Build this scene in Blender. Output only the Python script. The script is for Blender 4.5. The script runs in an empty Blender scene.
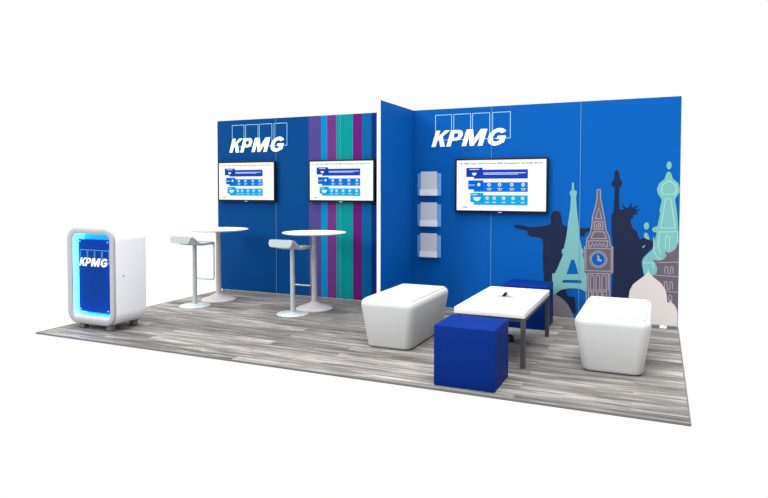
import bpy, bmesh, math, random
from mathutils import Vector, Matrix
from mathutils.geometry import tessellate_polygon
S = bpy.context.scene
COL = S.collection
PI = math.pi

# ---------------- camera, world, lights, exposure ----------------
def set_camera():
    yaw, pitch, roll = 0.41916, -0.03356, 0.00109
    cam = bpy.data.cameras.new('camera'); o = bpy.data.objects.new('camera', cam); COL.objects.link(o)
    fwd = Vector((-math.sin(yaw)*math.cos(pitch), math.cos(yaw)*math.cos(pitch), math.sin(pitch)))
    right = Vector((math.cos(yaw), math.sin(yaw), 0)); up = right.cross(fwd)
    r = right*math.cos(roll)+up*math.sin(roll); u = -right*math.sin(roll)+up*math.cos(roll)
    m = Matrix((r, u, -fwd)).transposed().to_4x4()
    m.translation = Vector((5.80716, -7.12313, 1.47432))
    o.matrix_world = m
    cam.sensor_fit = 'HORIZONTAL'; cam.sensor_width = 36
    cam.lens = 616.336/768*36
    cam.shift_x = (384-385.078)/768
    cam.shift_y = (209.5165-249)/768
    cam.clip_start = .05; cam.clip_end = 200
    S.camera = o
set_camera()
W = bpy.data.worlds.new('world'); S.world = W; W.use_nodes = True
W.node_tree.nodes['Background'].inputs[0].default_value = (1, 1, 1, 1)
W.node_tree.nodes['Background'].inputs[1].default_value = 1.0
def sun(name, d, energy, angle):
    l = bpy.data.lights.new(name, 'SUN'); l.energy = energy; l.angle = math.radians(angle)
    o = bpy.data.objects.new(name, l); COL.objects.link(o)
    o.rotation_euler = Vector(d).to_track_quat('-Z', 'Y').to_euler()
sun('overhead_light', (.1, .25, -1.6), 6.0, 60)
sun('low_light', (.42, .60, -.33), 1.4, 15)
def area(name, loc, target, size, energy):
    l = bpy.data.lights.new(name, 'AREA'); l.energy = energy; l.shape = 'DISK'; l.size = size
    o = bpy.data.objects.new(name, l); COL.objects.link(o); o.location = loc
    o.rotation_euler = (Vector(target)-Vector(loc)).to_track_quat('-Z', 'Y').to_euler()
area('right_fill_light', (5.4, -3.6, 4.2), (5.0, -1.6, 0), 1.2, 40)  # added area light, out of view, to brighten the right half of the booth
S.view_settings.view_transform = 'Standard'; S.view_settings.look = 'None'
S.view_settings.exposure = 0; S.view_settings.gamma = 1; S.view_settings.use_curve_mapping = False

# ---------------- helpers ----------------
def lin(c):
    return tuple(((v/255)/12.92 if v/255 <= .04045 else ((v/255+.055)/1.055)**2.4) for v in c)+(1,)
def mat(name, rgb, rough=.5, metal=0, spec=.5, emit=None, es=1, coat=0):
    m = bpy.data.materials.new(name); m.use_nodes = True
    b = m.node_tree.nodes['Principled BSDF']
    b.inputs['Base Color'].default_value = lin(rgb); b.inputs['Roughness'].default_value = rough
    b.inputs['Metallic'].default_value = metal; b.inputs['Specular IOR Level'].default_value = spec
    b.inputs['Coat Weight'].default_value = coat
    if emit: b.inputs['Emission Color'].default_value = lin(emit); b.inputs['Emission Strength'].default_value = es
    return m
def speckle(m, scale, amt, rough_amt=0):
    """small procedural variation of colour (fabric weave, print grain)"""
    nt = m.node_tree; b = nt.nodes['Principled BSDF']; c = b.inputs['Base Color'].default_value[:]
    tc = nt.nodes.new('ShaderNodeTexCoord'); n = nt.nodes.new('ShaderNodeTexNoise'); n.inputs['Scale'].default_value = scale
    n.inputs['Detail'].default_value = 6
    mr = nt.nodes.new('ShaderNodeMapRange'); mr.inputs['To Min'].default_value = 1-amt; mr.inputs['To Max'].default_value = 1+amt
    mx = nt.nodes.new('ShaderNodeVectorMath'); mx.operation = 'SCALE'; mx.inputs[0].default_value = c[:3]
    nt.links.new(tc.outputs['Object'], n.inputs['Vector']); nt.links.new(n.outputs['Fac'], mr.inputs['Value'])
    nt.links.new(mr.outputs[0], mx.inputs['Scale']); nt.links.new(mx.outputs[0], b.inputs['Base Color'])
    return m
def link(name, bm, m, parent=None, smooth=False, label=None):
    bmesh.ops.recalc_face_normals(bm, faces=bm.faces)
    me = bpy.data.meshes.new(name); bm.to_mesh(me); bm.free()
    if m: me.materials.append(m)
    if smooth: me.shade_smooth() if smooth is True else me.set_sharp_from_angle(angle=math.radians(smooth))
    if smooth and smooth is not True:
        for p in me.polygons: p.use_smooth = True
        me.set_sharp_from_angle(angle=math.radians(smooth))
    o = bpy.data.objects.new(name, me); COL.objects.link(o)
    if parent: o.parent = parent
    if label: o['label'] = label
    return o
def thing(name, label, cat, loc=(0, 0, 0), rotz=0, group=None):
    o = bpy.data.objects.new(name, None); COL.objects.link(o); o.empty_display_size = .1
    o.location = loc; o.rotation_euler = (0, 0, rotz); o['label'] = label; o['category'] = cat
    if group: o['group'] = group
    return o
def dup(root, loc, label, group=None):
    r = root.copy(); COL.objects.link(r); r.location = loc; r['label'] = label
    if group: r['group'] = group
    for ch in list(root.children):
        c = ch.copy(); COL.objects.link(c); c.parent = r
        for g in ch.children:
            d = g.copy(); COL.objects.link(d); d.parent = c
    return r
def box(bm, x0, x1, y0, y1, z0, z1, bev=0, seg=2):
    t = bmesh.new()
    v = [t.verts.new((x, y, z)) for x in (x0, x1) for y in (y0, y1) for z in (z0, z1)]
    for f in ((0, 1, 3, 2), (4, 6, 7, 5), (0, 4, 5, 1), (2, 3, 7, 6), (0, 2, 6, 4), (1, 5, 7, 3)):
        t.faces.new([v[i] for i in f])
    bmesh.ops.recalc_face_normals(t, faces=t.faces)
    if bev: bmesh.ops.bevel(t, geom=t.edges[:]+t.verts[:], offset=bev, segments=seg, profile=.5, affect='EDGES')
    me = bpy.data.meshes.new('t'); t.to_mesh(me); t.free(); bm.from_mesh(me); bpy.data.meshes.remove(me)
def lathe(bm, prof, cx=0, cy=0, n=48):
    """prof: (r, z) list, spun about the vertical axis; r=0 closes"""
    rings = []
    for r, z in prof:
        if r < 1e-6: rings.append([bm.verts.new((cx, cy, z))])
        else: rings.append([bm.verts.new((cx+r*math.cos(2*PI*i/n), cy+r*math.sin(2*PI*i/n), z)) for i in range(n)])
    for a, b in zip(rings, rings[1:]):
        for i in range(n):
            j = (i+1) % n
            if len(a) == 1 and len(b) == 1: continue
            if len(a) == 1: bm.faces.new((a[0], b[i], b[j]))
            elif len(b) == 1: bm.faces.new((a[i], a[j], b[0]))
            else: bm.faces.new((a[i], a[j], b[j], b[i]))
def tube(bm, pts, r, n=10, closed=False):
    pts = [Vector(p) for p in pts]; N = len(pts); rings = []
    for i, p in enumerate(pts):
        a = pts[i-1] if (i > 0 or closed) else p; b = pts[(i+1) % N] if (i < N-1 or closed) else p
        t = (b-a).normalized(); ref = Vector((0, 0, 1)) if abs(t.z) < .9 else Vector((1, 0, 0))
        u = t.cross(ref).normalized(); w = t.cross(u)
        rings.append([bm.verts.new(p+r*(u*math.cos(2*PI*k/n)+w*math.sin(2*PI*k/n))) for k in range(n)])
    for i in range(N if closed else N-1):
        a, b = rings[i], rings[(i+1) % N]
        for k in range(n): bm.faces.new((a[k], a[(k+1) % n], b[(k+1) % n], b[k]))
    if not closed:
        bm.faces.new(rings[0]); bm.faces.new(rings[-1][::-1])
def flat(bm, loops, y):
    """filled outline (first loop) with holes, printed on a plane facing the front"""
    L = [[Vector((a, b, 0)) for a, b in lp] for lp in loops]
    vs = [bm.verts.new((p.x, y, p.y)) for lp in L for p in lp]
    for t in tessellate_polygon(L):
        try: bm.faces.new([vs[i] for i in t])
        except ValueError: pass
def line(bm, pts, w, y, closed=False):
    """a drawn line of width w"""
    pts = [Vector((p[0], 0, p[1])) for p in pts]
    if closed: pts = pts+[pts[0]]
    if (pts[0]-pts[-1]).length < 1e-4: closed = True
    N = len(pts); prev = None; first = None
    for i, p in enumerate(pts):
        a = pts[i-1] if i > 0 else (pts[-2] if closed else p)
        b = pts[i+1] if i < N-1 else (pts[1] if closed else p)
        d1 = (p-a).normalized() if (p-a).length else (b-p).normalized()
        d2 = (b-p).normalized() if (b-p).length else d1
        n1 = Vector((-d1.z, 0, d1.x)); n2 = Vector((-d2.z, 0, d2.x)); n = (n1+n2)
        n = n.normalized() if n.length > .1 else n1
        k = min(1/max(n.dot(n1), .5), 1.6)*w/2
        cur = (bm.verts.new((p.x+n.x*k, y, p.z+n.z*k)), bm.verts.new((p.x-n.x*k, y, p.z-n.z*k)))
        if prev: bm.faces.new((prev[0], prev[1], cur[1], cur[0]))
        prev = cur
def rect(bm, x0, x1, z0, z1, y):
    flat(bm, [[(x0, z0), (x1, z0), (x1, z1), (x0, z1)]], y)
def ell(cx, cz, rx, rz, n=28, a0=0, a1=360):
    return [(cx+rx*math.cos(math.radians(a0+(a1-a0)*i/n)), cz+rz*math.sin(math.radians(a0+(a1-a0)*i/n))) for i in range(n if a1-a0 == 360 else n+1)]
def rrect(x0, x1, z0, z1, r, n=10):
    o = []
    for cx, cz, a in ((x1-r, z1-r, 0), (x0+r, z1-r, 90), (x0+r, z0+r, 180), (x1-r, z0+r, 270)):
        o += [(cx+r*math.cos(math.radians(a+90*i/n)), cz+r*math.sin(math.radians(a+90*i/n))) for i in range(n+1)]
    return o
def prism(bm, loop, y0, y1, cap0=True, cap1=True):
    a = [bm.verts.new((x, y0, z)) for x, z in loop]; b = [bm.verts.new((x, y1, z)) for x, z in loop]
    n = len(a)
    for i in range(n): bm.faces.new((a[i], a[(i+1) % n], b[(i+1) % n], b[i]))
    if cap0: bm.faces.new(a)
    if cap1: bm.faces.new(b[::-1])
def text_bm(body, x0, z0, width, height, y):
    """words set in the built-in typeface, fitted to width x height"""
    cu = bpy.data.curves.new('words', 'FONT'); cu.body = body; cu.size = 1; cu.offset = .025
    o = bpy.data.objects.new('words', cu); COL.objects.link(o)
    bpy.context.view_layer.update()
    me = bpy.data.meshes.new_from_object(o.evaluated_get(bpy.context.evaluated_depsgraph_get()))
    bpy.data.objects.remove(o); bpy.data.curves.remove(cu)
    xs = [v.co.x for v in me.vertices]; zs = [v.co.y for v in me.vertices]
    ax, bx, az, bz = min(xs), max(xs), min(zs), max(zs)
    for v in me.vertices:
        v.co = (x0+(v.co.x-ax)/(bx-ax)*width, y, z0+(v.co.y-az)/(bz-az)*height)
    bm = bmesh.new(); bm.from_mesh(me); bpy.data.meshes.remove(me)
    return bm
def letters():
    K = [[(0, 0), (.25, 0), (.25, .35), (.32, .45), (.52, 0), (.80, 0), (.49, .63), (.82, 1), (.53, 1), (.25, .66), (.25, 1), (0, 1)]]
    P = [[(0, 0), (.25, 0), (.25, .35)]+ell(.46, .675, .3, .325, 12, -90, 90)+[(0, 1)],
         [(.25, .53)]+ell(.42, .67, .1, .14, 8, -90, 90)+[(.25, .81)]]
    Mm = [[(0, 0), (.25, 0), (.25, .62), (.46, 0), (.66, 0), (.91, .62), (.91, 0), (1.17, 0), (1.17, 1), (.8, 1), (.58, .4), (.37, 1), (0, 1)]]
    G = [ell(.52, .5, .5, .52, 20, 38, 318)+[(.97, .14), (.97, .56), (.52, .56), (.52, .37), (.7, .37), (.7, .25)]+ell(.52, .5, .24, .29, 16, -48, -315)[0:]]
    return ((0, K), (.87, P), (1.76, Mm), (3.09, G))
def logo(x, z, sc, y, parent, mw, ml):
    """four square outlines behind four slanted letters; x, z is the lower left of the K"""
    g = bmesh.new()
    for a, b in ((.052, .255), (.283, .492), (.515, .722), (.757, .965)):
        line(g, [(x+a*sc, z+.08*sc), (x+b*sc, z+.08*sc), (x+b*sc, z+.382*sc), (x+a*sc, z+.382*sc), (x+a*sc, z+.08*sc)], .008*max(sc, .7), y)
    link('logo_squares', g, ml, parent, label='four thin pale square outlines')
    t = bmesh.new()
    for ox, lp in letters():
        flat(t, [[(x+((ox+a)*.217+b*.06)*sc, z+b*.195*sc) for a, b in L] for L in lp], y-.001)
    link('logo_letters', t, mw, parent, label='white slanted letters KPMG')
MURAL = {
 'CHRIST': [(4.259,1.039),(4.293,1.06),(4.361,1.057),(4.429,1.038),(4.525,1.043),(4.612,1.053),(4.678,1.074),(4.687,1.092),(4.684,1.165),(4.705,1.215),(4.741,1.231),(4.784,1.219),(4.803,1.16),(4.809,1.083),(4.856,1.055),(4.983,1.04),(5.039,1.04),(5.108,1.047),(5.116,1.018),(5.07,0.996),(5.047,0.952),(5.005,0.951),(4.963,0.953),(4.929,0.908),(4.822,0.807),(4.842,0.427),(4.874,0.27),(4.958,0.269),(4.97,0.088),(4.62,0.059),(4.616,0.445),(4.598,0.718),(4.605,0.846),(4.592,0.911),(4.54,0.924),(4.467,0.932),(4.434,0.943),(4.418,1.0),(4.347,1.005)],
 'EIFFEL': [(4.912,1.545),(4.933,1.545),(4.938,1.461),(4.966,1.452),(4.965,1.418),(4.958,1.389),(4.967,1.258),(4.985,1.113),(5.002,0.939),(5.027,0.812),(5.042,0.806),(5.042,0.761),(5.032,0.753),(5.066,0.629),(5.09,0.537),(5.093,0.239),(5.08,0.329),(5.055,0.343),(5.024,0.36),(4.972,0.366),(4.919,0.366),(4.858,0.355),(4.804,0.337),(4.766,0.307),(4.743,0.28),(4.72,0.259),(4.718,0.427),(4.709,0.435),(4.708,0.515),(4.74,0.525),(4.778,0.614),(4.826,0.744),(4.812,0.749),(4.812,0.797),(4.83,0.804),(4.858,0.934),(4.877,1.111),(4.897,1.257),(4.902,1.388),(4.892,1.417),(4.89,1.449),(4.911,1.458)],
 'EIFFEL_A': [(4.915,0.685),(4.945,0.686),(4.969,0.616),(4.992,0.528),(4.865,0.519),(4.893,0.612)],
 'EIFFEL_B': [(4.834,0.454),(5.016,0.462),(5.031,0.428),(4.819,0.421)],
 'DOME_G': [(4.72,0.288),(4.758,0.278),(4.805,0.253),(4.852,0.213),(4.883,0.176),(4.914,0.123),(4.945,0.054),(4.953,0.035),(4.723,0.035)],
 'BEN': [(5.18,1.468),(5.212,1.468),(5.218,1.363),(5.237,1.27),(5.256,1.178),(5.279,1.021),(5.311,0.956),(5.314,0.917),(5.325,0.853),(5.349,0.84),(5.352,0.569),(5.323,0.546),(5.324,0.288),(5.327,0.035),(5.08,0.036),(5.078,0.531),(5.053,0.552),(5.052,0.832),(5.072,0.843),(5.079,0.909),(5.073,0.921),(5.111,0.976),(5.128,1.07),(5.135,1.176),(5.161,1.269),(5.178,1.362)],
 'BENL1': [(5.198,1.273),(5.165,1.148),(5.231,1.149),(5.198,1.273)],
 'BENL2': [(5.153,1.117),(5.243,1.119),(5.244,1.036),(5.154,1.033),(5.153,1.117)],
 'BENL3': [(5.179,1.098),(5.179,1.058),(5.219,1.059),(5.219,1.096),(5.2,1.095),(5.2,1.074)],
 'BENL4': [(5.148,1.004),(5.255,1.007),(5.283,0.935),(5.121,0.93),(5.148,1.004)],
 'BENL5': [(5.097,0.902),(5.294,0.909),(5.295,0.847),(5.268,0.846),(5.252,0.883),(5.234,0.845),(5.214,0.882),(5.198,0.844),(5.18,0.88),(5.16,0.842),(5.139,0.879),(5.121,0.841),(5.098,0.84),(5.097,0.902)],
 'BENSQ': [(5.069,0.821),(5.333,0.825),(5.336,0.578),(5.072,0.572),(5.069,0.821)],
 'BENH': [(5.188,0.754),(5.209,0.741),(5.216,0.705),(5.236,0.699),(5.236,0.681),(5.192,0.685),(5.188,0.754)],
 'BENS0': [(5.121,0.363),(5.12,0.508),(5.128,0.523),(5.148,0.524),(5.157,0.51),(5.158,0.365)],
 'BENS1': [(5.182,0.367),(5.18,0.511),(5.188,0.526),(5.21,0.527),(5.218,0.514),(5.22,0.369)],
 'BENS2': [(5.243,0.371),(5.241,0.515),(5.249,0.53),(5.278,0.531),(5.286,0.518),(5.288,0.374)],
 'BENR': [(5.097,0.358),(5.095,0.54),(5.306,0.552),(5.308,0.373),(5.097,0.358)],
 'BENT0': [(5.101,0.341),(5.137,0.344),(5.138,0.216),(5.102,0.213),(5.101,0.341)],
 'BENT1': [(5.152,0.345),(5.187,0.347),(5.189,0.22),(5.153,0.217),(5.152,0.345)],
 'BENT2': [(5.204,0.348),(5.239,0.351),(5.241,0.224),(5.205,0.221),(5.204,0.348)],
 'BENT3': [(5.254,0.352),(5.289,0.354),(5.291,0.228),(5.256,0.225),(5.254,0.352)],
 'LIB': [(5.379,1.69),(5.401,1.652),(5.409,1.591),(5.435,1.545),(5.431,1.518),(5.407,1.492),(5.405,1.348),(5.41,1.264),(5.427,1.249),(5.458,1.262),(5.424,1.325),(5.477,1.272),(5.502,1.276),(5.535,1.334),(5.529,1.27),(5.605,1.304),(5.559,1.259),(5.624,1.252),(5.569,1.232),(5.6,1.206),(5.555,1.206),(5.548,1.175),(5.521,1.137),(5.536,1.077),(5.554,1.047),(5.59,1.017),(5.604,0.965),(5.619,0.935),(5.653,0.956),(5.736,0.924),(5.757,0.895),(5.748,0.865),(5.704,0.81),(5.683,0.787),(5.645,0.732),(5.64,0.671),(5.651,0.596),(5.655,0.62),(5.678,0.565),(5.72,0.2),(5.33,0.035),(5.353,0.547),(5.353,0.833),(5.33,1.041),(5.328,1.179),(5.349,1.225),(5.355,1.347),(5.36,1.485),(5.35,1.5),(5.324,1.523),(5.331,1.546),(5.359,1.591),(5.351,1.652)],
 'LIBM': [(5.643,0.853),(5.657,0.869),(5.672,0.878),(5.675,0.872),(5.652,0.844)],
 'TOWER': [(5.889,1.661),(5.908,1.647),(5.918,1.627),(5.929,1.586),(5.981,1.538),(5.996,1.49),(5.995,1.436),(5.959,1.381),(5.954,1.361),(5.973,1.245),(5.986,1.1),(5.993,1.0),(5.995,0.75),(5.93,0.686),(5.823,0.636),(5.776,0.561),(5.701,0.539),(5.666,0.559),(5.651,0.627),(5.643,0.702),(5.663,0.748),(5.697,0.787),(5.745,0.834),(5.751,0.872),(5.77,0.948),(5.783,1.015),(5.752,1.019),(5.737,1.044),(5.748,1.07),(5.789,1.083),(5.814,1.218),(5.805,1.243),(5.826,1.353),(5.822,1.374),(5.79,1.422),(5.777,1.477),(5.801,1.539),(5.851,1.58),(5.862,1.627),(5.873,1.648)],
 'HALF': [(5.659,0.962),(5.661,0.997),(5.68,1.015),(5.698,0.998),(5.708,0.964),(5.717,0.934),(5.681,0.945)],
 'TL1': [(5.894,1.563),(5.957,1.518),(5.967,1.477),(5.952,1.422),(5.834,1.419),(5.821,1.477),(5.833,1.518),(5.894,1.563)],
 'TL2': [(5.866,1.374),(5.912,1.374),(5.958,1.067),(5.821,1.064),(5.866,1.374)],
 'TL3': [(5.797,1.02),(5.985,1.029),(5.983,0.881),(5.948,0.843)],
 'TL4': [(5.81,1.009),(5.799,0.859),(5.827,0.793)],
 'TL5': [(5.871,0.847),(5.869,0.966),(5.885,0.989),(5.906,0.967),(5.908,0.834)],
 'TL6': [(5.756,0.962),(5.759,0.812),(5.801,0.739),(5.848,0.734)],
 'TL7': [(5.65,0.687),(5.754,0.692),(5.754,0.632)],
 'BLD': [(5.753,0.74),(5.774,0.723),(5.808,0.722),(5.848,0.734),(5.878,0.77),(5.861,0.82),(5.901,0.807),(5.941,0.828),(5.964,0.854),(5.995,0.933),(5.995,0.035),(5.7,0.035),(5.759,0.561),(5.788,0.579),(5.795,0.643),(5.772,0.69),(5.795,0.679),(5.76,0.708)],
 'BL1': [(5.797,0.697),(5.996,0.712)],
 'BL2': [(5.779,0.694),(5.995,0.702)],
 'BL3': [(5.774,0.562),(5.996,0.559)],
 'BL4': [(5.885,0.396),(5.996,0.393)],
 'BL5': [(5.868,0.584),(5.867,0.647),(5.881,0.661),(5.896,0.649),(5.897,0.585),(5.923,0.587),(5.922,0.65),(5.933,0.663),(5.946,0.651),(5.947,0.585)],
 'BL6': [(5.866,0.416),(5.865,0.488),(5.877,0.501),(5.891,0.489),(5.892,0.418),(5.918,0.419),(5.917,0.491),(5.928,0.504),(5.942,0.493),(5.943,0.418)],
 'BL7': [(5.911,0.299),(5.911,0.347),(5.922,0.364),(5.937,0.346),(5.938,0.27)],
 'BL8': [(5.871,0.567),(5.87,0.646),(5.883,0.66),(5.894,0.647),(5.896,0.568),(5.916,0.569),(5.915,0.648),(5.926,0.662),(5.937,0.649),(5.939,0.571)],
 'WD': [(5.707,0.619),(5.722,0.575),(5.752,0.545),(5.834,0.478),(5.875,0.417),(5.89,0.354),(5.896,0.279),(5.916,0.281),(5.924,0.313),(5.935,0.282),(5.967,0.256),(5.989,0.21),(5.995,0.163),(5.995,0.035),(5.45,0.035),(5.523,0.172),(5.517,0.311),(5.527,0.385),(5.56,0.452),(5.627,0.513),(5.678,0.557),(5.697,0.587)],
}

# ---------------- materials ----------------
M_blue = speckle(mat('blue_print', (6, 79, 153), .55, spec=.03), 3, .02)
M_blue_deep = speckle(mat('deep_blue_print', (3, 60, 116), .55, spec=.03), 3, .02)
M_part = speckle(mat('partition_blue_print', (3, 83, 161), .55, spec=.03), 3, .02)
M_white = mat('white_laminate', (240, 241, 246), .45, spec=.03)
M_leather = speckle(mat('white_leather', (176, 177, 177), .5, spec=.03), 40, .01)
M_top = mat('white_table_top', (206, 206, 206), .4, spec=.03)
M_grey = mat('warm_grey_powder_coat', (178, 172, 174), .45, metal=0, spec=.4)
M_chrome = mat('pale_satin_steel', (172, 180, 182), .4, metal=.2)
M_trim = mat('white_aluminium', (222, 220, 228), .4)
M_dark = mat('charcoal_metal', (66, 66, 67), .4, metal=.2)
M_black = mat('black_plastic', (14, 16, 20), .5, spec=.15)
M_letter = mat('white_vinyl', (250, 250, 250), .6, spec=.2)
M_logoline = mat('pale_blue_vinyl', (135, 185, 225), .6, spec=.2)
M_seam = mat('panel_joint', (85, 135, 165), .6)
M_cube = speckle(mat('royal_blue_leather', (1, 34, 104), .5, spec=.05), 30, .03)
M_edge = mat('floor_edge_trim', (84, 84, 84), .5)

def floor_mat():
    m = bpy.data.materials.new('grey_wood_planks'); m.use_nodes = True
    nt = m.node_tree; N = nt.nodes.new; Lk = nt.links.new; b = nt.nodes['Principled BSDF']
    tc = N('ShaderNodeTexCoord')
    br = N('ShaderNodeTexBrick'); br.offset = .37; br.inputs['Scale'].default_value = 1
    br.inputs['Brick Width'].default_value = 1.22; br.inputs['Row Height'].default_value = .152
    br.inputs['Mortar Size'].default_value = .0008; br.inputs['Mortar Smooth'].default_value = .3
    br.inputs['Color1'].default_value = (0, 0, 0, 1); br.inputs['Color2'].default_value = (1, 1, 1, 1)
    br.inputs['Mortar'].default_value = (.3, .3, .3, 1); br.inputs['Bias'].default_value = 0
    Lk(tc.outputs['Object'], br.inputs['Vector'])
    mp = N('ShaderNodeMapping'); mp.inputs['Scale'].default_value = (1.1, 16, 1); Lk(tc.outputs['Object'], mp.inputs['Vector'])
    ad = N('ShaderNodeVectorMath'); ad.operation = 'MULTIPLY_ADD'
    Lk(br.outputs['Color'], ad.inputs[0]); ad.inputs[1].default_value = (17, 9, 0); Lk(mp.outputs[0], ad.inputs[2])
    n1 = N('ShaderNodeTexNoise'); n1.inputs['Scale'].default_value = 1.3; n1.inputs['Detail'].default_value = 8; n1.inputs['Roughness'].default_value = .65; n1.inputs['Distortion'].default_value = .6
    Lk(ad.outputs[0], n1.inputs['Vector'])
    mp2 = N('ShaderNodeMapping'); mp2.inputs['Scale'].default_value = (2.5, 70, 1); Lk(tc.outputs['Object'], mp2.inputs['Vector'])
    n2 = N('ShaderNodeTexNoise'); n2.inputs['Scale'].default_value = 1.5; n2.inputs['Detail'].default_value = 4; Lk(mp2.outputs[0], n2.inputs['Vector'])
    def mul(o, k, off):
        q = N('ShaderNodeMath'); q.operation = 'MULTIPLY_ADD'; Lk(o, q.inputs[0]); q.inputs[1].default_value = k; q.inputs[2].default_value = off; return q.outputs[0]
    def add(a, c):
        q = N('ShaderNodeMath'); q.operation = 'ADD'; Lk(a, q.inputs[0]); Lk(c, q.inputs[1]); return q.outputs[0]
    v = add(add(mul(n1.outputs['Fac'], 1.9, -.60), mul(n2.outputs['Fac'], .5, -.25)), mul(br.outputs['Color'], .26, -.05))
    cr = N('ShaderNodeValToRGB'); Lk(v, cr.inputs[0]); e = cr.color_ramp
    e.elements[0].position = .12; e.elements[0].color = lin((62, 60, 58))
    e.elements[1].position = .85; e.elements[1].color = lin((158, 152, 147))
    x = e.elements.new(.45); x.color = lin((100, 97, 94))
    mx = N('ShaderNodeMix'); mx.data_type = 'RGBA'; Lk(br.outputs['Fac'], mx.inputs[0]); Lk(cr.outputs[0], mx.inputs[6]); mx.inputs[7].default_value = lin((72, 70, 68))
    Lk(mx.outputs[2], b.inputs['Base Color']); b.inputs['Roughness'].default_value = .6; b.inputs['Specular IOR Level'].default_value = .25
    return m

# ---------------- floor ----------------
bm = bmesh.new(); box(bm, 0, 6, -2.846, .12, -.012, 0)
fl = link('floor', bm, floor_mat()); fl['kind'] = 'structure'
bm = bmesh.new()
box(bm, -.008, 6.008, -2.858, -2.846, -.013, .002); box(bm, -.008, 6.008, .12, .132, -.013, .002)
box(bm, -.008, 0, -2.846, .12, -.013, .002); box(bm, 6, 6.01, -2.846, .12, -.013, .002)
o = link('edge_trim', bm, M_edge, fl, label='dark grey metal edge')
bm = bmesh.new(); box(bm, 2.897, 2.903, -2.84, .0, 0, .0008)
link('joint_line', bm, mat('floor_joint', (84, 80, 78), .6), fl)

# ---------------- back wall ----------------
H = 2.442
bm = bmesh.new(); box(bm, 0, 6, .006, .05, .03, H)
wb = link('wall_back', bm, M_trim); wb['kind'] = 'structure'
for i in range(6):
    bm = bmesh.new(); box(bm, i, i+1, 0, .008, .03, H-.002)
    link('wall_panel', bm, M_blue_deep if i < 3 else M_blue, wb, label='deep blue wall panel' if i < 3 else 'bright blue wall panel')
for x0, x1, c, n in ((1.518, 1.707, (69, 61, 121), 'purple'), (1.707, 1.798, (0, 118, 172), 'light blue'), (1.798, 1.933, (101, 43, 111), 'magenta'),
                     (1.933, 2.178, (3, 129, 130), 'teal'), (2.178, 2.308, (94, 24, 104), 'plum'), (2.308, 2.443, (0, 88, 142), 'mid blue'), (2.443, 2.978, (14, 36, 108), 'navy')):
    bm = bmesh.new(); rect(bm, x0, x1, .031, H-.002, -.001)
    link('stripe', bm, mat(n.replace(' ', '_')+'_stripe', c, .55, spec=.03), wb, label=n+' vertical stripe')
for x in (1, 2, 4, 5):
    bm = bmesh.new(); rect(bm, x-.0025, x+.0025, .03, H, -.0095)
    link('panel_seam', bm, M_seam, wb)
for x in (.04, 5.86):
    bm = bmesh.new(); box(bm, x-.035, x+.035, -.010, .05, 0, .032, .003)
    link('wall_foot', bm, M_trim, wb, label='small white foot under the wall')
logo(.211, 1.985, 1, -.0025, wb, M_letter, M_logoline)
logo(3.253, 1.985, 1, -.0025, wb, M_letter, M_logoline)

# printed skyline: flat shapes on the wall
D = MURAL
def pm(n, c): return mat(n, c, .6, spec=.03)
P_slate = pm('slate_print', (28, 35, 58)); P_teal = pm('seafoam_print', (103, 155, 155)); P_taupe = pm('taupe_print', (88, 82, 92))
P_line = pm('pale_lilac_line', (140, 134, 142)); P_mint = pm('pale_mint_line', (135, 185, 168)); P_cream = pm('cream_print', (184, 178, 176))
P_grey = pm('warm_grey_print', (112, 106, 114)); P_lblue = pm('light_blue_line', (120, 200, 225))
def shape(name, loops, m, y, label, parent=wb):
    bm = bmesh.new(); flat(bm, loops, y); return link(name, bm, m, parent, label=label)
def lines(name, lps, m, w, y, parent, label=None):
    bm = bmesh.new()
    for l in lps: line(bm, l, w, y)
    return link(name, bm, m, parent, label=label)
shape('statue_silhouette', [D['CHRIST']], P_slate, -.0030, 'dark silhouette of a statue with spread arms')
s = shape('statue_silhouette', [D['LIB']], P_slate, -.0032, 'dark silhouette of a crowned statue raising a torch')
shape('highlight', [D['LIBM']], P_teal, -.0036, 'small pale fleck', s)
s = shape('tower_silhouette', [D['EIFFEL'], D['EIFFEL_A'][::-1], D['EIFFEL_B'][::-1]], P_teal, -.0040, 'pale teal lattice tower silhouette')
shape('dome_silhouette', [D['DOME_G']], P_grey, -.0046, 'grey curved dome at the foot of the teal tower')
tw = shape('onion_tower_silhouette', [D['TOWER']], P_teal, -.0040, 'pale teal onion-domed tower')
lines('line_drawing', [D[k] for k in ('TL1', 'TL2', 'TL3', 'TL4', 'TL5', 'TL6', 'TL7')], P_mint, .009, -.0046, tw)
for lp in (ell(5.892, 1.722, .025, .042), ell(5.683, 1.082, .026, .04)):
    shape('oval_dot', [lp], P_teal, -.0040, 'small pale teal oval')
shape('oval_dot', [D['HALF']], P_teal, -.0031, 'half hidden pale teal oval')
bd = shape('building_silhouette', [D['BLD']], P_taupe, -.0052, 'taupe building with stepped roof')
lines('line_drawing', [D['BLD'][:10]]+[D[k] for k in ('BL1', 'BL3', 'BL4', 'BL5', 'BL6', 'BL7')], P_line, .008, -.0058, bd)
shape('dome_silhouette', [D['WD']], P_cream, -.0064, 'pair of cream domes')
bn = shape('clock_tower_silhouette', [D['BEN']], P_taupe, -.0052, 'taupe clock tower with light outlines')
ln = [D[k] for k in ('BENL1', 'BENL2', 'BENL3', 'BENL4', 'BENL5', 'BENSQ', 'BENS0', 'BENS1', 'BENS2', 'BENR', 'BENT0', 'BENT1', 'BENT2', 'BENT3')]
lines('line_drawing', [D['BEN']+[D['BEN'][0]]]+ln, P_line, .009, -.0058, bn)
c = shape('clock_face', [ell(5.2, .702, .072, .072)], M_blue, -.0060, 'blue clock face', bn)
lines('clock_ring', [ell(5.2, .702, .09, .09)+[ell(5.2, .702, .09, .09)[0]], ell(5.2, .702, .073, .073)+[ell(5.2, .702, .073, .073)[0]]], P_line, .008, -.0064, bn)
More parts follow.
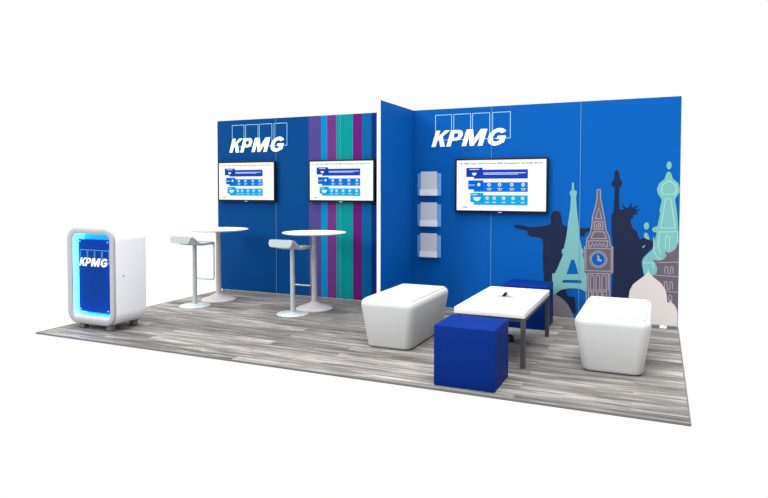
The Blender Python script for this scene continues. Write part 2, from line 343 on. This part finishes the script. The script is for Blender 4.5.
shape('clock_hands', [D['BENH']], P_line, -.0066, 'pale clock hands', bn)

# partition standing out from the back wall
bm = bmesh.new(); box(bm, 2.979, 3.022, -1.0, 0, .0, H, .002, 1)
wp = link('wall_middle', bm, M_trim); wp['kind'] = 'structure'
bm = bmesh.new(); box(bm, 3.021, 3.025, -.994, -.001, .02, H-.004)
link('wall_panel', bm, M_part, wp, label='blue printed face of the partition')
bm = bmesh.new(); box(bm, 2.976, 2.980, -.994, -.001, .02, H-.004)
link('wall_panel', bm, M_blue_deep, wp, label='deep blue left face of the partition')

# ---------------- televisions ----------------
M_screen = mat('lit_screen', (20, 20, 20), .3, emit=(255, 255, 255), es=1.0)
def em(n, c): return mat(n, (0, 0, 0), .6, spec=0, emit=c, es=1)
E_t = em('slide_title_ink', (104, 104, 122)); E_w = em('slide_white', (240, 246, 255))
E = [(em('slide_navy', (24, 66, 178)), em('slide_navy_bar', (30, 72, 192))), (em('slide_azure', (6, 108, 220)), em('slide_azure_bar', (14, 122, 230))), (em('slide_cyan', (4, 166, 232)), em('slide_cyan_bar', (20, 178, 236)))]
def tv(x0, x1, z0, z1, label, ystand):
    w, h = x1-x0, z1-z0
    t = thing('television', label, 'television', (x0+w/2, 0, z0), 0, 'wall mounted screens')
    t.location.y = -.0
    def L(a): return a-w/2
    bz = .022
    bm = bmesh.new(); box(bm, -w/2, w/2, ystand, ystand+.035, 0, h, .004)
    fr = link('casing', bm, M_black, t, smooth=40)
    bm = bmesh.new(); box(bm, -w/2+.2, w/2-.2, ystand+.03, -.0105, .12, h-.12, .004); link('wall_bracket', bm, M_dark, t)
    bm = bmesh.new(); box(bm, -.022, .022, ystand-.002, ystand+.001, .004, .012); link('badge', bm, M_grey, fr)
    yf = ystand-.001
    bm = bmesh.new(); rect(bm, -w/2+bz, w/2-bz, bz+.006, h-bz, yf)
    sc = link('screen', bm, M_screen, t)
    sw, sh = w-2*bz, h-2*bz-.006
    X = lambda f: -w/2+bz+f*sw
    Z = lambda f: h-bz-f*sh
    def R(name, fx0, fx1, fz0, fz1, m, y, lab=None):
        bm = bmesh.new(); rect(bm, X(fx0), X(fx1), Z(fz1), Z(fz0), y); link(name, bm, m, sc, label=lab)
    link('slide_title', text_bm("A 100 Year Old Fortune 500 Company's Success Story", X(.035), Z(.093), sw*.93, sh*.045, yf-.001), E_t, sc, label='grey slide heading')
    rows = ((.112, .300, .15, .335, .2, .805, .19, .37), (.135, .31, .40, .585, .2, .805, .44, .63), (.16, .31, .65, .835, .2, .805, .695, .89))
    for k, (a, b, c, d, e, f, g, i) in enumerate(rows):
        R('slide_bar', e, f, g, i, E[k][1], yf-.001, ('navy', 'azure', 'cyan')[k]+' bar')
        R('slide_tab', a, b, c, d, E[k][0], yf-.002, ('navy', 'azure', 'cyan')[k]+' tab')
    yi = yf-.003
    def icon(name, loops):
        bm = bmesh.new(); flat(bm, loops, yi); link(name, bm, E_w, sc)
    def cap(a, b_, c, d): icon('slide_caption', [[(X(a), Z(d)), (X(b_), Z(d)), (X(b_), Z(c)), (X(a), Z(c))]])
    def ring(a, c, r):
        bm = bmesh.new(); rect_r = ell(X(a), Z(c), r, r, 18); flat(bm, [rect_r, ell(X(a), Z(c), r*.42, r*.42, 10)[::-1]], yi); link('slide_icon', bm, E_w, sc)
    cap(.31, .78, .25, .264); cap(.31, .7, .278, .288); cap(.15, .26, .175, .19)
    icon('slide_icon', [ell(X(.205), Z(.25), .026*w, .03*w, 12, 180, 360)])
    cap(.145, .21, .488, .5); icon('slide_icon', [ell(X(.258), Z(.485), .018*w, .018*w, 16)])
    cap(.17, .24, .68, .692); icon('slide_icon', [ell(X(.238), Z(.735), .042*w, .042*w, 14, 180, 360)])
    for px in (.375, .495, .63, .755):
        ring(px, .49, .0185*w); cap(px-.025, px+.03, .56, .573); cap(px-.018, px+.02, .59, .6)
    for px in (.355, .435, .54, .645, .75):
        ring(px, .755, .0175*w); cap(px-.02, px+.022, .83, .843)
    link('slide_mark', text_bm('KPMG', X(.07), Z(.955), sw*.055, sh*.03, yf-.001), E_t, sc, label='small KPMG mark in the corner')
    return t
tv(.05, 1.02, 1.292, 1.856, 'flat screen showing a slide, on the deep blue wall at its far left end', -.06)
tv(1.548, 2.515, 1.298, 1.853, 'flat screen showing a slide, hung over the coloured vertical stripes', -.06)
tv(3.574, 4.662, 1.194, 1.833, 'largest flat screen, hung on the bright blue wall right of the brochure holders', -.06)

# ---------------- brochure holders ----------------
def acrylic():
    m = bpy.data.materials.new('clear_blue_acrylic'); m.use_nodes = True
    b = m.node_tree.nodes['Principled BSDF']; b.inputs['Base Color'].default_value = lin((120, 190, 255)); b.inputs['Roughness'].default_value = .15
    b.inputs['Alpha'].default_value = .38; return m
M_ac = acrylic(); M_pocket = mat('frosted_acrylic', (235, 240, 246), .3)
M_pocket.node_tree.nodes['Principled BSDF'].inputs['Alpha'].default_value = .6
M_paper = mat('grey_paper', (178, 180, 190), .7, spec=.2)
def holder(z0, label, blabel):
    t = thing('brochure_holder', label, 'brochure holder', (3.236, 0, z0), 0, 'acrylic brochure holders')
    bm = bmesh.new(); box(bm, -.152, .152, -.030, -.024, .0, .268, .002, 1); box(bm, -.03, .03, -.024, -.009, .05, .22); link('back_plate', bm, M_ac, t)
    bm = bmesh.new(); box(bm, -.112, .112, -.056, -.053, .0, .075); box(bm, -.112, .112, -.053, -.030, .0, .005)
    box(bm, -.112, -.108, -.053, -.030, .005, .075); box(bm, .108, .112, -.053, -.030, .005, .075)
    link('pocket', bm, M_pocket, t)
    b = thing('brochure', blabel, 'brochure', (3.238, -.039, z0+.007), 0, 'brochures in the wall holders')
    bm = bmesh.new(); box(bm, -.105, .105, -.012, -.002, 0, .285); link('cover', bm, M_paper, b)
    bm = bmesh.new(); box(bm, -.103, .103, -.002, .008, 0, .282); link('pages', bm, mat('paper_pages', (232, 232, 232), .8), b)
holder(1.393, 'clear acrylic brochure holder on the blue wall, topmost of the column', 'plain grey brochure standing in the topmost wall holder')
holder(1.017, 'clear acrylic brochure holder on the blue wall, between two others in the column', 'plain grey brochure standing in the middle wall holder')
holder(.64, 'clear acrylic brochure holder on the blue wall, lowest of the column, above the bench', 'plain grey brochure standing in the lowest wall holder')

# ---------------- counter ----------------
t = thing('reception_counter', 'white rounded counter with a glowing blue recessed front on the floor corner', 'counter', (.405, -2.33, 0))
y0, y1 = -.2, .245; OUT = rrect(-.352, .332, .05, 1.068, .135); INN = rrect(-.277, .266, .125, 1.0, .06)
bm = bmesh.new()
rings = []
for ins, y in ((.0, y0+.02), (.0, y1-.035), (.008, y1-.015), (.03, y1)):
    rings.append([bm.verts.new((x, y, z)) for x, z in rrect(-.352+ins, .332-ins, .05+ins, 1.068-ins, .135-ins)])
for a, b in zip(rings, rings[1:]):
    n = len(a)
    for i in range(n): bm.faces.new((a[i], a[(i+1) % n], b[(i+1) % n], b[i]))
bm.faces.new(rings[-1])
body = link('body', bm, M_white, t, smooth=50)
bm = bmesh.new()
seq = [(OUT, y0+.02), (rrect(-.349, .329, .053, 1.065, .132), y0+.005), (rrect(-.343, .323, .059, 1.059, .126), y0), (rrect(-.283, .272, .119, 1.006, .066), y0), (INN, y0+.004), (INN, y0+.015)]
rings = [[bm.verts.new((x, y, z)) for x, z in lp] for lp, y in seq]
for a, b in zip(rings, rings[1:]):
    n = len(a)
    for i in range(n): bm.faces.new((a[i], a[(i+1) % n], b[(i+1) % n], b[i]))
link('front_frame', bm, mat('grey_frame', (155, 153, 156), .4), t, smooth=40, label='pale grey rounded front frame')
bm = bmesh.new(); prism(bm, INN, y0+.015, y0+.16, False, False)
link('light_liner', bm, mat('lit_cyan_acrylic', (200, 250, 255), .4, emit=(30, 180, 255), es=6), t, label='glowing cyan inner rim')
bm = bmesh.new(); prism(bm, INN, y0+.16, y0+.165); link('back_board', bm, mat('lit_back_board', (20, 120, 210), .6, emit=(0, 150, 255), es=.45), t)
bm = bmesh.new(); box(bm, -.245, .205, y0+.060, y0+.066, .17, .94, .001, 1)
M_plate = mat('blue_acrylic', (0, 44, 104), .5, spec=.05)
nt = M_plate.node_tree; tr = nt.nodes.new('ShaderNodeBsdfTranslucent'); tr.inputs[0].default_value = lin((0, 66, 118)); ms = nt.nodes.new('ShaderNodeAddShader')
nt.links.new(nt.nodes['Principled BSDF'].outputs[0], ms.inputs[0]); nt.links.new(tr.outputs[0], ms.inputs[1]); nt.links.new(ms.outputs[0], nt.nodes['Material Output'].inputs[0])
pl = link('sign_plate', bm, M_plate, t, label='blue acrylic plate with white lettering')
logo(-.235, .655, .45, y0+.058, pl, M_letter, mat('faint_blue_line', (70, 150, 205), .5))
for sx in (-.22, .18):
    for sz in (.195, .915):
        bm = bmesh.new(); t2 = bmesh.new(); bmesh.ops.create_cone(t2, cap_ends=True, segments=16, radius1=.008, radius2=.008, depth=.108, matrix=Matrix.Translation((sx, y0+.108, sz)) @ Matrix.Rotation(PI/2, 4, 'X'))
        me = bpy.data.meshes.new('q'); t2.to_mesh(me); t2.free(); bm.from_mesh(me); bpy.data.meshes.remove(me)
        link('standoff', bm, M_chrome, t)
bm = bmesh.new(); lathe(bm, [(0, 0), (.011, 0), (.011, .004), (0, .006)], 0, 0, 20)
bmesh.ops.rotate(bm, verts=bm.verts, cent=(0, 0, 0), matrix=Matrix.Rotation(PI/2, 3, 'Y'))
bmesh.ops.translate(bm, verts=bm.verts, vec=(.332, -.083, .569)); link('lock', bm, M_grey, t, label='small round metal lock')
for x in (-.19, .2):
    for y in (-.13, .17):
        bm = bmesh.new(); box(bm, x-.036, x+.036, y-.03, y+.03, 0, .053, .004); link('foot', bm, mat('grey_foot', (105, 105, 108), .4), t, label='short grey foot')

# ---------------- bar tables ----------------
bt = thing('bar_table', 'tall white round bar table standing by the striped wall, right one of the two', 'table', (1.955, -.605, 0), 0, 'round white bar tables')
bm = bmesh.new(); lathe(bm, [(0, .922), (.34, .922), (.38, .93), (.39, .938), (.386, .944), (0, .944)], n=72); link('table_top', bm, M_top, bt, smooth=40)
bm = bmesh.new(); lathe(bm, [(0, .08), (.036, .08), (.034, .3), (.031, .88), (.055, .922), (0, .922)], n=32); link('column', bm, M_grey, bt, smooth=40, label='grey tapering column')
bm = bmesh.new(); lathe(bm, [(0, 0), (.226, 0), (.228, .012), (.205, .026), (.14, .048), (.08, .068), (.04, .095), (0, .095)], n=56); link('base', bm, M_grey, bt, smooth=40, label='grey trumpet base')
dup(bt, (.49, -.6, 0), 'tall white round bar table at the far left end of the deep blue wall')

# ---------------- bar stools ----------------
st = thing('bar_stool', 'white bar stool in front of the striped-wall table, right one of the two', 'bar stool', (1.885, -.985, 0), 0, 'low-backed white bar stools')
prof = [(-.238, .888), (-.215, .888), (-.19, .884), (-.165, .873), (-.14, .856), (-.115, .836), (-.085, .816), (-.05, .803), (0, .80), (.06, .80), (.13, .803), (.17, .804), (.2, .798), (.215, .785)]
# smooth the side profile, then give it thickness: a bent shell of seat and low back
P = [Vector((0, a, b)) for a, b in prof]
def shell(P, th, x0, x1, r):
    bm = bmesh.new(); top = []; bot = []
    n = len(P)
    for i, p in enumerate(P):
        d = (P[min(i+1, n-1)]-P[max(i-1, 0)]).normalized(); nn = Vector((0, -d.z, d.y))
        top.append(p); bot.append(p-nn*th)
    loop = top+bot[::-1]
    a = [bm.verts.new((x0, p.y, p.z)) for p in loop]; b = [bm.verts.new((x1, p.y, p.z)) for p in loop]; N = len(loop)
    for i in range(N): bm.faces.new((a[i], a[(i+1) % N], b[(i+1) % N], b[i]))
    for s in (a, b):
        for i in range(n-1): bm.faces.new((s[i], s[i+1], s[N-2-i], s[N-1-i]))
    return bm
XS0, XS1 = -.165, .145
seat = link('seat', shell(P, .034, XS0, XS1, .02), M_chrome, st, smooth=60, label='bent white seat shell with low back')
mo = seat.modifiers.new('b', 'BEVEL'); mo.width = .005; mo.segments = 2; mo.limit_method = 'ANGLE'; mo.angle_limit = math.radians(50)
bm = bmesh.new()
prism(bm, rrect(XS0, XS1, .806, .893, .036, 8), -.248, -.222)
bmesh.ops.bevel(bm, geom=[e for e in bm.edges if abs(e.verts[0].co.y-e.verts[1].co.y) < 1e-5], offset=.008, segments=2, affect='EDGES'); link('back_lip', bm, M_chrome, st, smooth=40, label='rounded low back edge')
bm = bmesh.new(); lathe(bm, [(0, .012), (.027, .012), (.027, .45), (.024, .452), (.024, .782), (0, .782)], n=24); link('pole', bm, M_chrome, st, smooth=40)
bm = bmesh.new(); box(bm, -.09, .09, -.09, .11, .772, .784, .003); link('seat_plate', bm, M_chrome, st)
bm = bmesh.new(); lathe(bm, [(0, 0), (.188, 0), (.191, .006), (.182, .014), (.06, .022), (.035, .03), (0, .03)], n=56); link('base', bm, M_chrome, st, smooth=40, label='round steel base plate')
bm = bmesh.new(); zl = .315; r = .03
xa, xb = XS0+.01, XS1-.01; yy = .205
pts = [(xa, yy, .79), (xa, yy, zl+r)]+[(xa+r-r*math.cos(math.radians(a)), yy, zl+r-r*math.sin(math.radians(a))) for a in (30, 60, 90)]
pts += [(xb-r+r*math.sin(math.radians(a)), yy, zl+r-r*math.cos(math.radians(a))) for a in (0, 30, 60, 90)]+[(xb, yy, .79)]
tube(bm, pts, .0085, 10); link('footrest', bm, M_chrome, st, smooth=True, label='steel footrest loop')
dup(st, (.492, -1.06, 0), 'white bar stool in front of the far left bar table, left one of the two')

# ---------------- benches ----------------
def bench_bm(wt, wb_, lt, lb, h, r=.075):
    bm = bmesh.new()
    v = []
    for z, w, l in ((.004, wb_, lb), (h, wt, lt)):
        for sx, sy in ((-1, -1), (1, -1), (1, 1), (-1, 1)): v.append(bm.verts.new((sx*w/2, sy*l/2, z)))
    for f in ((3, 2, 1, 0), (4, 5, 6, 7), (0, 1, 5, 4), (1, 2, 6, 5), (2, 3, 7, 6), (3, 0, 4, 7)): bm.faces.new([v[i] for i in f])
    bmesh.ops.recalc_face_normals(bm, faces=bm.faces)
    up = [e for e in bm.edges if e.verts[0].co.z+e.verts[1].co.z > .1]
    low = [e for e in bm.edges if e not in up]
    bmesh.ops.bevel(bm, geom=up, offset=r, segments=7, profile=.5, affect='EDGES', clamp_overlap=True)
    low = [e for e in bm.edges if all(q.co.z < .01 for q in e.verts)]
    bmesh.ops.bevel(bm, geom=low, offset=.025, segments=3, profile=.5, affect='EDGES', clamp_overlap=True)
    # slight crown on the seat
    return bm
def bench(loc, label, sx, seamlab=None):
    t = thing('bench', label, 'bench', loc, 0, 'white padded benches')
    wt, wb_, lt, lb, h = sx
    link('upholstered_body', bench_bm(wt, wb_, lt, lb, h), M_leather, t, smooth=50)
    r = .075; z = h-.0005; k = .045
    pts = [(a, b, z-.0042) for a, b in rrect(-wt/2+k, wt/2-k, -lt/2+k, lt/2-k, .03, 5)]
    bm = bmesh.new(); tube(bm, pts, .0028, 6, True); link('seam', bm, mat('stitched_seam', (150, 150, 152), .6), t, smooth=True, label='stitched seam around the seat')
    return t
b1 = bench((3.54, -1.5, 0), 'white padded bench left of the coffee table, beside the partition', (.57, .44, 1.06, .95, .46))
bench((5.475, -1.47, 0), 'white padded bench right of the coffee table, before the skyline mural', (.595, .46, 1.06, .95, .46))

# ---------------- cube stools ----------------
for loc, lab in (((4.506, -2.56, 0), 'royal blue cube stool at the front edge of the floor'), ((4.515, -.4, 0), 'royal blue cube stool against the wall behind the coffee table')):
    bm = bmesh.new(); box(bm, -.233, .233, -.22, .22, 0, .455, .007, 3)
    o = link('cube_stool', bm, M_cube, None, smooth=40); o.location = loc
    o['label'] = lab; o['category'] = 'stool'; o['group'] = 'royal blue cube stools'

# ---------------- coffee table ----------------
ct = thing('coffee_table', 'low white rectangular coffee table with charcoal legs between the benches', 'table', (4.513, -1.47, 0))
bm = bmesh.new(); box(bm, -.302, .302, -.620, .620, .412, .465, .004); link('table_top', bm, M_top, ct, smooth=40)
bm = bmesh.new()
for s in (-1, 1):
    box(bm, s*.283-.012, s*.283+.012, -.575, .575, .38, .412); box(bm, -.271, .271, s*.587-.012, s*.587+.012, .38, .412)
link('apron', bm, M_dark, ct)
for sx in (-1, 1):
    for sy in (-1, 1):
        bm = bmesh.new(); box(bm, sx*.284-.019, sx*.284+.019, sy*.597-.019, sy*.597+.019, 0, .412, .002, 1); link('leg', bm, M_dark, ct)
g = thing('power_unit', 'small tilted black and silver gadget on a pale plate on the coffee table', 'gadget', (4.49, -1.42, .465))
bm = bmesh.new(); box(bm, -.075, .075, -.075, .075, 0, .005, .002, 1); link('plate', bm, mat('pale_plate', (150, 150, 150), .4), g)
bm = bmesh.new()
prism(bm, [(.03, .005), (-.03, .005), (-.02, .018), (.018, .056), (.038, .048)], -.03, .03); link('tilted_head', bm, M_grey, g)
bm = bmesh.new(); prism(bm, [(-.016, .010), (.014, .050), (.034, .044), (.022, .010)], -.034, -.0302); link('black_face', bm, M_black, g)
f = thing('floor_socket', 'small black round socket on the floor under the coffee table', 'socket', (4.50, -1.22, 0))
bm = bmesh.new(); lathe(bm, [(0, 0), (.04, 0), (.042, .02), (.036, .05), (.02, .064), (0, .066)], n=28); link('housing', bm, M_black, f, smooth=50)
